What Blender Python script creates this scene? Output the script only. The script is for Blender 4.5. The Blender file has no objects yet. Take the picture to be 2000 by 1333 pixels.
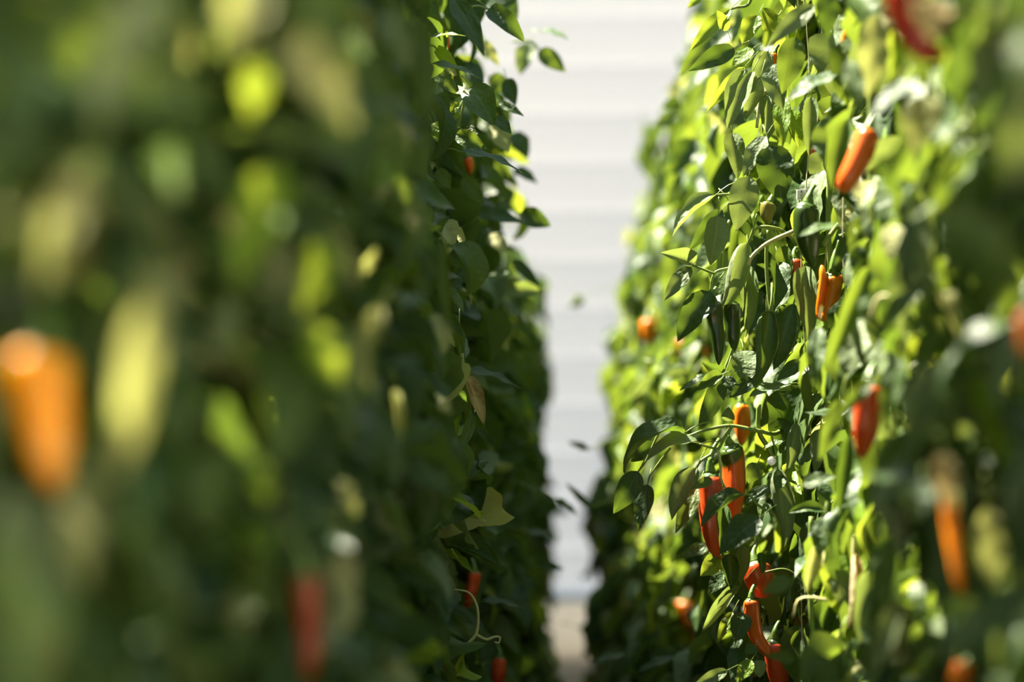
import bpy, math, random
import numpy as np
from mathutils import Vector, Matrix

random.seed(11)
rng = np.random.default_rng(11)
scene = bpy.context.scene
COL = scene.collection

# ------------------------------------------------------------------ camera
CAM_H = 1.14
FPX = 85.0 / 36.0 * 2000.0
cam_d = bpy.data.cameras.new('camera')
cam_d.lens = 85.0
cam_d.sensor_width = 36.0
cam_d.sensor_fit = 'HORIZONTAL'
cam_d.clip_start = 0.05
cam_d.clip_end = 200.0
cam_d.dof.use_dof = True
cam_d.dof.focus_distance = 4.0
cam_d.dof.aperture_fstop = 1.75
cam = bpy.data.objects.new('camera', cam_d)
COL.objects.link(cam)
cam.location = (0.0, 0.0, CAM_H)
YAW = math.atan(100.0 / FPX)          # the aisle runs along +Y and vanishes a little right of centre
cam.rotation_euler = (math.radians(90.0), 0.0, YAW)
scene.camera = cam

# ------------------------------------------------------------------ light
world = bpy.data.worlds.new('world')
scene.world = world
world.use_nodes = True
bgn = world.node_tree.nodes['Background']
bgn.inputs['Color'].default_value = (0.66, 0.88, 1.0, 1.0)
bgn.inputs['Strength'].default_value = 0.74

SUN_TO = Vector((-0.44, 0.30, 0.84)).normalized()      # towards the sun
sun_d = bpy.data.lights.new('sun', 'SUN')
sun_d.energy = 23.0
sun_d.angle = math.radians(0.8)
sun_d.color = (1.0, 0.92, 0.75)
sun = bpy.data.objects.new('sun', sun_d)
COL.objects.link(sun)
sun.rotation_euler = SUN_TO.to_track_quat('Z', 'Y').to_euler()
sun.location = (-4, 0, 6)

scene.view_settings.view_transform = 'Standard'
scene.view_settings.look = 'None'
scene.view_settings.gamma = 1.0
scene.view_settings.use_curve_mapping = False
scene.view_settings.exposure = 0.68
scene.cycles.use_denoising = True
scene.cycles.max_bounces = 4
scene.cycles.diffuse_bounces = 3
scene.cycles.glossy_bounces = 2
scene.cycles.caustics_reflective = False
scene.cycles.caustics_refractive = False
scene.cycles.use_adaptive_sampling = True
scene.cycles.adaptive_threshold = 0.18
scene.cycles.transmission_bounces = 4
scene.cycles.transparent_max_bounces = 6

# ------------------------------------------------------------------ helpers
R_cam = Matrix.Rotation(YAW, 3, 'Z') @ Matrix.Rotation(math.radians(90), 3, 'X')
R_np = np.array(R_cam)
C_np = np.array((0.0, 0.0, CAM_H))

def at(px, py, d):
    """photo pixel and distance along the view axis -> point in the place"""
    v = Vector(((px - 1000.0) / FPX * d, -(py - 666.5) / FPX * d, -d))
    return R_cam @ v + Vector((0, 0, CAM_H))

def project(P):
    Q = (np.asarray(P) - C_np) @ R_np
    d = -Q[..., 2]
    dd = np.where(np.abs(d) < 1e-4, 1e-4, d)
    return 1000.0 + Q[..., 0] / dd * FPX, 666.5 - Q[..., 1] / dd * FPX, d

def link(o):
    COL.objects.link(o)
    return o

def tag(o, label=None, cat=None, group=None, kind=None):
    if label: o['label'] = label
    if cat: o['category'] = cat
    if group: o['group'] = group
    if kind: o['kind'] = kind
    return o

def empty(name, loc):
    o = bpy.data.objects.new(name, None)
    o.location = loc
    o.empty_display_size = 0.05
    return link(o)

def mesh_from(name, verts, faces, mats, smooth=True, mat_idx=None):
    me = bpy.data.meshes.new(name)
    me.from_pydata([tuple(v) for v in verts], [], [tuple(f) for f in faces])
    for m in mats: me.materials.append(m)
    if smooth:
        me.polygons.foreach_set('use_smooth', [True] * len(me.polygons))
    if mat_idx is not None:
        me.polygons.foreach_set('material_index', mat_idx)
    me.update()
    return me

def child(name, me, parent):
    """a part whose mesh is given in world coordinates"""
    o = bpy.data.objects.new(name, me)
    link(o)
    o.parent = parent
    o.matrix_parent_inverse = Matrix.Translation(-parent.location)
    return o

def tube(points, radii, sides=6):
    pts = [Vector(p) for p in points]
    n = len(pts)
    verts, faces = [], []
    up = Vector((0.13, 0.31, 0.94))
    for i, p in enumerate(pts):
        t = (pts[min(i + 1, n - 1)] - pts[max(i - 1, 0)])
        t = t.normalized() if t.length > 1e-9 else Vector((0, 0, 1))
        a = t.cross(up)
        if a.length < 1e-3: a = t.cross(Vector((1, 0, 0)))
        a.normalize(); b = t.cross(a)
        r = radii[i] if hasattr(radii, '__len__') else radii
        for k in range(sides):
            th = 2 * math.pi * k / sides
            verts.append(p + a * (math.cos(th) * r) + b * (math.sin(th) * r))
    for i in range(n - 1):
        for k in range(sides):
            k2 = (k + 1) % sides
            faces.append((i * sides + k, i * sides + k2, (i + 1) * sides + k2, (i + 1) * sides + k))
    faces.append(tuple(range(sides - 1, -1, -1)))
    faces.append(tuple((n - 1) * sides + k for k in range(sides)))
    return verts, faces

def spline(points, per=6):
    """Catmull-Rom through the points"""
    p = [Vector(q) for q in points]
    if len(p) < 3:
        return [p[0].lerp(p[-1], i / per) for i in range(per + 1)]
    e = [p[0] * 2 - p[1]] + p + [p[-1] * 2 - p[-2]]
    out = []
    for i in range(1, len(e) - 2):
        for k in range(per):
            t = k / per
            a, b, c, d = e[i - 1], e[i], e[i + 1], e[i + 2]
            out.append(0.5 * ((2 * b) + (c - a) * t + (2 * a - 5 * b + 4 * c - d) * t * t + (3 * b - a - 3 * c + d) * t ** 3))
    out.append(p[-1])
    return out

# ------------------------------------------------------------------ materials
def new_mat(name):
    m = bpy.data.materials.new(name)
    m.use_nodes = True
    nt = m.node_tree
    nt.nodes.clear()
    return m, nt, nt.nodes.new('ShaderNodeOutputMaterial')

def N(nt, kind, **kw):
    n = nt.nodes.new(kind)
    for k, v in kw.items():
        if k in n.inputs: n.inputs[k].default_value = v
        else: setattr(n, k, v)
    return n

def math_node(nt, op, a, b=None, c=None):
    n = nt.nodes.new('ShaderNodeMath'); n.operation = op
    for i, v in enumerate((a, b, c)):
        if v is None: continue
        if isinstance(v, (int, float)): n.inputs[i].default_value = v
        else: nt.links.new(v, n.inputs[i])
    return n.outputs[0]

def mix_col(nt, f, a, b):
    n = nt.nodes.new('ShaderNodeMix'); n.data_type = 'RGBA'
    if isinstance(f, (int, float)): n.inputs[0].default_value = f
    else: nt.links.new(f, n.inputs[0])
    for i, v in ((6, a), (7, b)):
        if isinstance(v, tuple): n.inputs[i].default_value = v if len(v) == 4 else (*v, 1)
        else: nt.links.new(v, n.inputs[i])
    return n.outputs[2]

def leaf_material(name, top, top2, under, trans, tmix, rough=0.5, spec=0.32, blotch=None, plain=False):
    m, nt, out = new_mat(name)
    L = nt.links
    uv = N(nt, 'ShaderNodeUVMap')
    sep = N(nt, 'ShaderNodeSeparateXYZ'); L.new(uv.outputs[0], sep.inputs[0])
    u, v = sep.outputs[0], sep.outputs[1]
    av = math_node(nt, 'ABSOLUTE', math_node(nt, 'SUBTRACT', v, 0.5))          # 0 .. 0.5 from the midrib
    mid = math_node(nt, 'LESS_THAN', av, 0.028)
    ph = math_node(nt, 'SUBTRACT', math_node(nt, 'MULTIPLY', u, 8.0), math_node(nt, 'MULTIPLY', av, 4.5))
    tri = math_node(nt, 'ABSOLUTE', math_node(nt, 'SUBTRACT', math_node(nt, 'FRACT', ph), 0.5))
    lat = math_node(nt, 'LESS_THAN', tri, 0.05)
    vein = math_node(nt, 'MAXIMUM', mid, math_node(nt, 'MULTIPLY', lat, 0.6))
    oi = N(nt, 'ShaderNodeObjectInfo')
    noise = N(nt, 'ShaderNodeTexNoise', Scale=9.0, Detail=1.0)
    tc = N(nt, 'ShaderNodeTexCoord'); L.new(tc.outputs['Object'], noise.inputs['Vector'])
    attr = N(nt, 'ShaderNodeAttribute', attribute_name='vary')
    rnd = math_node(nt, 'FRACT', math_node(nt, 'ADD', oi.outputs['Random'], attr.outputs['Fac']))
    f = math_node(nt, 'ADD', math_node(nt, 'MULTIPLY', rnd, 0.75), math_node(nt, 'MULTIPLY', noise.outputs['Fac'], 0.35))
    f = math_node(nt, 'MINIMUM', f, 1.0)
    face = mix_col(nt, f, top, top2)
    if blotch:
        n2 = N(nt, 'ShaderNodeTexNoise', Scale=4.0, Detail=2.0); L.new(tc.outputs['Object'], n2.inputs['Vector'])
        bf = N(nt, 'ShaderNodeMapRange'); L.new(n2.outputs['Fac'], bf.inputs[0])
        bf.inputs[1].default_value = 0.48; bf.inputs[2].default_value = 0.62
        face = mix_col(nt, bf.outputs[0], face, blotch)
    face = mix_col(nt, math_node(nt, 'MULTIPLY', vein, 0.5), face, (min(1, under[0] * 1.5), min(1, under[1] * 1.5), min(1, under[2] * 1.3)))
    geo = N(nt, 'ShaderNodeNewGeometry')
    base = mix_col(nt, geo.outputs['Backfacing'], face, mix_col(nt, math_node(nt, 'MULTIPLY', vein, 0.5), under, tuple(min(1, c * 1.35) for c in under)))
    pr = N(nt, 'ShaderNodeBsdfPrincipled', Roughness=rough)
    L.new(base, pr.inputs['Base Color'])
    pr.inputs['Specular IOR Level'].default_value = spec
    bump = N(nt, 'ShaderNodeBump', Strength=0.8, Distance=0.004)
    h = math_node(nt, 'SUBTRACT', math_node(nt, 'MULTIPLY', noise.outputs['Fac'], 0.8), math_node(nt, 'MULTIPLY', vein, 0.5))
    L.new(h, bump.inputs['Height'])
    if not plain: L.new(bump.outputs[0], pr.inputs['Normal'])
    tr = N(nt, 'ShaderNodeBsdfTranslucent')
    L.new(mix_col(nt, math_node(nt, 'MULTIPLY', vein, 0.5), trans, tuple(c * 0.6 for c in trans)), tr.inputs[0])
    mx = N(nt, 'ShaderNodeMixShader', Fac=tmix)
    L.new(pr.outputs[0], mx.inputs[1]); L.new(tr.outputs[0], mx.inputs[2])
    L.new(mx.outputs[0], out.inputs[0])
    return m

LEAF = {
    'dark': leaf_material('leaf_deep_green', (0.018, 0.047, 0.012), (0.038, 0.078, 0.016), (0.075, 0.125, 0.055), (0.18, 0.28, 0.022), 0.23),
    'mid': leaf_material('leaf_green', (0.036, 0.078, 0.016), (0.068, 0.115, 0.024), (0.095, 0.155, 0.060), (0.27, 0.37, 0.03), 0.27),
    'pale': leaf_material('leaf_grey_green', (0.105, 0.155, 0.070), (0.155, 0.205, 0.095), (0.19, 0.235, 0.125), (0.33, 0.42, 0.07), 0.24, rough=0.55),
    'lime': leaf_material('leaf_young_lime', (0.10, 0.20, 0.012), (0.16, 0.27, 0.016), (0.17, 0.25, 0.05), (0.47, 0.56, 0.04), 0.40),
    'yellow': leaf_material('leaf_yellowing_and_sunlit', (0.27, 0.29, 0.09), (0.38, 0.39, 0.16), (0.38, 0.39, 0.18), (0.50, 0.52, 0.12), 0.38, rough=0.55, blotch=(0.30, 0.29, 0.12)),  # yellowing colour, also standing in for sunlight on blurred leaves
    'dry': leaf_material('leaf_dried', (0.42, 0.34, 0.16), (0.36, 0.26, 0.10), (0.48, 0.40, 0.22), (0.55, 0.42, 0.16), 0.25, rough=0.7, spec=0.2, blotch=(0.22, 0.13, 0.05)),
}

# the same leaves deep inside the rows, where no surface relief can be made out
INNER = {
    'dark': leaf_material('inner_leaf_deep_green', (0.018, 0.047, 0.012), (0.038, 0.078, 0.016), (0.075, 0.125, 0.055), (0.18, 0.28, 0.022), 0.23, plain=True),
    'mid': leaf_material('inner_leaf_green', (0.036, 0.078, 0.016), (0.068, 0.115, 0.024), (0.095, 0.155, 0.060), (0.27, 0.37, 0.03), 0.27, plain=True),
    'pale': leaf_material('inner_leaf_grey_green', (0.105, 0.155, 0.070), (0.155, 0.205, 0.095), (0.19, 0.235, 0.125), (0.33, 0.42, 0.07), 0.24, rough=0.55, plain=True),
    'lime': leaf_material('inner_leaf_lime', (0.10, 0.20, 0.012), (0.16, 0.27, 0.016), (0.17, 0.25, 0.05), (0.47, 0.56, 0.04), 0.40, plain=True),
}

def simple_mat(name, col, rough=0.5, spec=0.5, col2=None, scale=30.0, bump=0.0, trans=None, tmix=0.0):
    m, nt, out = new_mat(name)
    pr = N(nt, 'ShaderNodeBsdfPrincipled', Roughness=rough)
    pr.inputs['Specular IOR Level'].default_value = spec
    tc = N(nt, 'ShaderNodeTexCoord')
    no = N(nt, 'ShaderNodeTexNoise', Scale=scale, Detail=4.0)
    nt.links.new(tc.outputs['Object'], no.inputs['Vector'])
    nt.links.new(mix_col(nt, no.outputs['Fac'], col, col2 or tuple(c * 0.8 for c in col)), pr.inputs['Base Color'])
    if bump:
        b = N(nt, 'ShaderNodeBump', Strength=bump, Distance=0.01)
        nt.links.new(no.outputs['Fac'], b.inputs['Height']); nt.links.new(b.outputs[0], pr.inputs['Normal'])
    if trans:
        tr = N(nt, 'ShaderNodeBsdfTranslucent'); tr.inputs[0].default_value = (*trans, 1)
        mx = N(nt, 'ShaderNodeMixShader', Fac=tmix)
        nt.links.new(pr.outputs[0], mx.inputs[1]); nt.links.new(tr.outputs[0], mx.inputs[2])
        nt.links.new(mx.outputs[0], out.inputs[0])
    else:
        nt.links.new(pr.outputs[0], out.inputs[0])
    return m

M_STEM = simple_mat('stem_green', (0.14, 0.21, 0.035), 0.45, 0.4, (0.22, 0.28, 0.06), 25)
M_STEM_PALE = simple_mat('stem_pale', (0.42, 0.42, 0.17), 0.55, 0.3, (0.50, 0.46, 0.22), 25)
M_STALK = simple_mat('fruit_stalk_green', (0.07, 0.15, 0.015), 0.4, 0.5, (0.12, 0.20, 0.03), 60)
M_CALYX = simple_mat('calyx_green', (0.035, 0.085, 0.010), 0.38, 0.5, (0.06, 0.12, 0.015), 60)
M_WALL = simple_mat('white_cladding', (0.455, 0.46, 0.50), 0.6, 0.2, (0.44, 0.445, 0.485), 1.2, trans=(0.30, 0.325, 0.375), tmix=0.21)
M_GROUND = simple_mat('packed_sand', (0.70, 0.57, 0.42), 0.9, 0.1, (0.60, 0.47, 0.33), 6.0, bump=0.4)
M_STRING = simple_mat('twine', (0.62, 0.56, 0.38), 0.8, 0.1, (0.52, 0.45, 0.28), 200)
M_CLIP = simple_mat('white_plastic', (0.93, 0.93, 0.92), 0.4, 0.4, (0.90, 0.90, 0.88), 60, trans=(0.8, 0.8, 0.8), tmix=0.5)
M_PETAL = simple_mat('white_petal', (0.80, 0.82, 0.74), 0.6, 0.2, (0.72, 0.75, 0.62), 60, trans=(0.7, 0.75, 0.6), tmix=0.3)
M_ANTHER = simple_mat('anther_yellow', (0.55, 0.45, 0.10), 0.6, 0.2)

_fruit = {}
def fruit_mat(ripe, unripe=(0.045, 0.085, 0.008)):
    key = (ripe, unripe)
    if key in _fruit: return _fruit[key]
    m, nt, out = new_mat('pepper_skin')
    pr = N(nt, 'ShaderNodeBsdfPrincipled', Roughness=0.30)
    pr.inputs['Specular IOR Level'].default_value = 0.5
    pr.inputs['Subsurface Weight'].default_value = 0.3
    pr.inputs['Subsurface Radius'].default_value = (0.02, 0.006, 0.002)
    pr.inputs['Subsurface Scale'].default_value = 0.6
    tc = N(nt, 'ShaderNodeTexCoord')
    no = N(nt, 'ShaderNodeTexNoise', Scale=18.0, Detail=3.0)
    nt.links.new(tc.outputs['Object'], no.inputs['Vector'])
    at_ = N(nt, 'ShaderNodeAttribute', attribute_name='ripe')
    f = math_node(nt, 'ADD', at_.outputs['Fac'], math_node(nt, 'MULTIPLY', math_node(nt, 'SUBTRACT', no.outputs['Fac'], 0.5), 0.35))
    mr = N(nt, 'ShaderNodeMapRange'); nt.links.new(f, mr.inputs[0])
    mr.inputs[1].default_value = 0.35; mr.inputs[2].default_value = 0.65
    skin = mix_col(nt, no.outputs['Fac'], ripe, tuple(c * 0.8 for c in ripe))
    nt.links.new(mix_col(nt, mr.outputs[0], unripe, skin), pr.inputs['Base Color'])
    b = N(nt, 'ShaderNodeBump', Strength=0.3, Distance=0.006)
    nt.links.new(no.outputs['Fac'], b.inputs['Height']); nt.links.new(b.outputs[0], pr.inputs['Normal'])
    nt.links.new(pr.outputs[0], out.inputs[0])
    _fruit[key] = m
    return m

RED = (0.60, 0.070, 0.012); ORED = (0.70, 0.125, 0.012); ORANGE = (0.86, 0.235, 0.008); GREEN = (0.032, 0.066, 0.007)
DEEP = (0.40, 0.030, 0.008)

# ------------------------------------------------------------------ the setting
def box_mesh(name, x0, x1, y0, y1, z0, z1, mat, bev=0.0):
    v = [(x, y, z) for x in (x0, x1) for y in (y0, y1) for z in (z0, z1)]
    f = [(0, 1, 3, 2), (4, 6, 7, 5), (0, 4, 5, 1), (2, 3, 7, 6), (0, 2, 6, 4), (1, 5, 7, 3)]
    return mesh_from(name, v, f, [mat], smooth=False)

ground = link(bpy.data.objects.new('floor', box_mesh('floor', -14, 14, -6, 10.9, -0.2, 0.0, M_GROUND)))
tag(ground, 'beige packed sand path running between the two rows', kind='structure')
WALL_Y = 10.6
rail_v, rail_f = [], []
for (z0, z1) in ((0.0, 0.035), (6.18, 6.26)):
    b0 = len(rail_v)
    rail_v += [(x, y, z) for x in (-6, 6) for y in (WALL_Y - 0.02, WALL_Y + 0.05) for z in (z0, z1)]
    rail_f += [tuple(b0 + q for q in f) for f in ((0, 1, 3, 2), (4, 6, 7, 5), (0, 4, 5, 1), (2, 3, 7, 6), (0, 2, 6, 4), (1, 5, 7, 3))]
wall = link(bpy.data.objects.new('wall_back', mesh_from('wall_rails', rail_v, rail_f, [M_WALL], smooth=False)))
tag(wall, 'white translucent greenhouse end wall of horizontal panels', kind='structure')
# each sheet bows slightly and ends in a lip that the next one overlaps
prof = [(0.0, 0.0), (-0.004, 0.05), (-0.005, 0.105), (-0.004, 0.16), (0.0, 0.2085), (0.004, 0.2125), (0.004, 0.2145)]
pv = [(x, y, z) for x in (-6, 6) for (y, z) in prof]
np_ = len(prof)
pm = mesh_from('wall_panel', pv, [(i, i + 1, np_ + i + 1, np_ + i) for i in range(np_ - 1)], [M_WALL], smooth=False)
pz = 0.02
while pz < 6.1:  # wall carried up beyond view so it keeps sun off the floor
    o = link(bpy.data.objects.new('panel', pm))
    o.parent = wall
    o.location = (0, WALL_Y, pz)
    pz += 0.2125

# ------------------------------------------------------------------ leaf shapes
def leaf_shape(nu, nv, wr, bend, fold, roll, wave, twist, petiole=True, seed=0):
    """unit leaf: base at 0, tip at (0,1,0), blade normal +Z; returns verts, faces, uvs, material index"""
    rs = random.Random(seed)
    c = [Vector((0, 0, 0))]; ang = bend * 0.5
    frames = []
    ds = 1.0 / nu
    pos = Vector((0, 0, 0))
    for i in range(nu + 1):
        t = i / nu
        a = bend * (0.5 - t)
        frames.append((pos.copy(), a))
        pos = pos + Vector((0, math.cos(a) * ds, math.sin(a) * ds))
    tip = frames[-1][0]
    sc = 1.0 / tip.length
    rot = math.atan2(tip.z, tip.y)
    cr, sr = math.cos(-rot), math.sin(-rot)
    ph = rs.uniform(0, 6.28)
    verts, uvs = [], []
    for i, (p, a) in enumerate(frames):
        t = i / nu
        hw = wr * 0.5 * max(0.0, math.sin(math.pi * min(1, t ** 0.74))) ** 0.85 * (1.12 - 0.22 * t)
        hw = max(hw, 0.006 if t < 0.5 else 0.002)
        for j in range(nv + 1):
            v = -1 + 2 * j / nv
            if roll > 0.01:
                phi = v * roll
                x = hw * math.sin(phi) / roll
                z = hw * (1 - math.cos(phi)) / roll
            else:
                x, z = v * hw, 0.0
            z += abs(v) * hw * fold
            z += wave * hw * abs(v) * math.sin(t * 15 + ph + (1.9 if v > 0 else 0))
            tw = twist * (t - 0.3)
            x, z = x * math.cos(tw) - z * math.sin(tw), x * math.sin(tw) + z * math.cos(tw)
            q = p + Vector((x, -math.sin(a) * z, math.cos(a) * z))
            y, zz = q.y * cr - q.z * sr, q.y * sr + q.z * cr
            verts.append(Vector((q.x, y, zz)) * sc)
            uvs.append((t, 0.5 + 0.5 * v))
    faces, mi = [], []
    w = nv + 1
    for i in range(nu):
        for j in range(nv):
            faces.append((i * w + j, i * w + j + 1, (i + 1) * w + j + 1, (i + 1) * w + j)); mi.append(0)
    if petiole:
        b0 = len(verts)
        pp = [Vector((0, 0.03, -0.004)), Vector((0, -0.12, -0.005)), Vector((0.01, -0.27, -0.05)), Vector((0.02, -0.40, -0.14))]
        tv, tf = tube(pp, [0.010, 0.011, 0.012, 0.014], 4)
        verts += tv; uvs += [(0, 0.5)] * len(tv)
        for f in tf:
            faces.append(tuple(b0 + q for q in f)); mi.append(1)
    return verts, faces, uvs, mi

SHAPES = {   # nu, nv, width ratio, bend, fold, roll, wave, twist
    'flat':   (12, 6, 0.50, 0.55, 0.22, 0.0, 0.14, 0.25),
    'broad':  (12, 6, 0.60, 0.80, 0.15, 0.5, 0.16, -0.2),
    'arch':   (14, 6, 0.46, 1.70, 0.30, 0.3, 0.12, 0.3),
    'cup':    (12, 8, 0.55, 0.70, 0.10, 1.25, 0.10, -0.35),
    'rolled': (14, 10, 0.62, 0.50, 0.0, 2.35, 0.08, 0.9),
    'folded': (12, 6, 0.56, 0.45, 1.05, 0.0, 0.16, 0.5),
    'hook':   (14, 6, 0.50, 2.30, 0.35, 0.5, 0.10, -0.6),
    'back':   (12, 6, 0.52, -0.5, -0.35, 0.0, 0.15, 0.3),
}
LEAFMESH = {}
for si, (sn, sp) in enumerate(SHAPES.items()):
    vs, fs, us, mi = leaf_shape(*sp, petiole=True, seed=si)
    for mn, mm in LEAF.items():
        me = mesh_from('leaf_' + sn + '_' + mn, vs, fs, [mm, M_STEM], True, mi)
        ul = me.uv_layers.new(name='UVMap')
        ul.data.foreach_set('uv', [c for lp in me.loops for c in us[lp.vertex_index]])
        LEAFMESH[sn, mn] = me

def leaf_matrix(B, T, nrm, width=1.0, thick=None):
    B, T, nrm = Vector(B), Vector(T), Vector(nrm)
    y = T - B; L = y.length; y /= L
    z = nrm - y * nrm.dot(y)
    if z.length < 1e-3: z = Vector((0.3, 0.2, 1)) - y * Vector((0.3, 0.2, 1)).dot(y)
    z.normalize()
    x = y.cross(z)
    w = L * width; h = L * (thick if thick else 0.5 * (1 + width))
    return Matrix(((x.x * w, y.x * L, z.x * h, B.x), (x.y * w, y.y * L, z.y * h, B.y), (x.z * w, y.z * L, z.z * h, B.z), (0, 0, 0, 1)))

# ------------------------------------------------------------------ the two rows of plants
SP = 0.5
PLANTS = []      # dicts: obj, side, y, leaf list
def ordinal(n):
    return ['first', 'second', 'third', 'fourth', 'fifth', 'sixth', 'seventh', 'eighth', 'ninth', 'tenth', 'eleventh', 'twelfth', 'thirteenth', 'fourteenth', 'fifteenth', 'sixteenth', 'seventeenth', 'eighteenth'][n - 1]

right_y = [1.55 + SP * i for i in range(15)]
left_y = [1.05 + SP * i for i in range(16)]
for i, y in enumerate(right_y):
    o = empty('pepper_plant', (0.58, y, 0))
    k = i + 1
    if i == 5: lab = 'sharp tall pepper plant with drooping leaves bearing the pair of long red peppers'
    elif i == 0: lab = 'very blurred pepper plant at the right edge, nearest the camera'
    elif i < 5: lab = 'leafy pepper plant of the right row, %s in front of the sharp one' % ordinal(5 - i)
    else: lab = 'leafy pepper plant of the right row, %s behind the sharp one' % ordinal(i - 5)
    tag(o, lab, 'pepper plant', 'pepper plants of the right row')
    PLANTS.append(dict(o=o, side=1, y=y, idx=i, n=0))
for i, y in enumerate(left_y):
    o = empty('pepper_plant', (-0.42, y, 0))
    if i == 0: lab = 'very blurred dark pepper plant at the left edge, nearest the camera'
    elif i == 15: lab = 'last pepper plant of the left row, nearest the white wall'
    else: lab = 'leafy pepper plant of the left row, %s from the camera' % ordinal(i + 1)
    tag(o, lab, 'pepper plant', 'pepper plants of the left row')
    PLANTS.append(dict(o=o, side=-1, y=y, idx=i, n=0))

def plant_for(p):
    side = 1 if p[0] > -0.02 else -1
    return min((q for q in PLANTS if q['side'] == side), key=lambda q: abs(q['y'] - p[1]))

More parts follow.
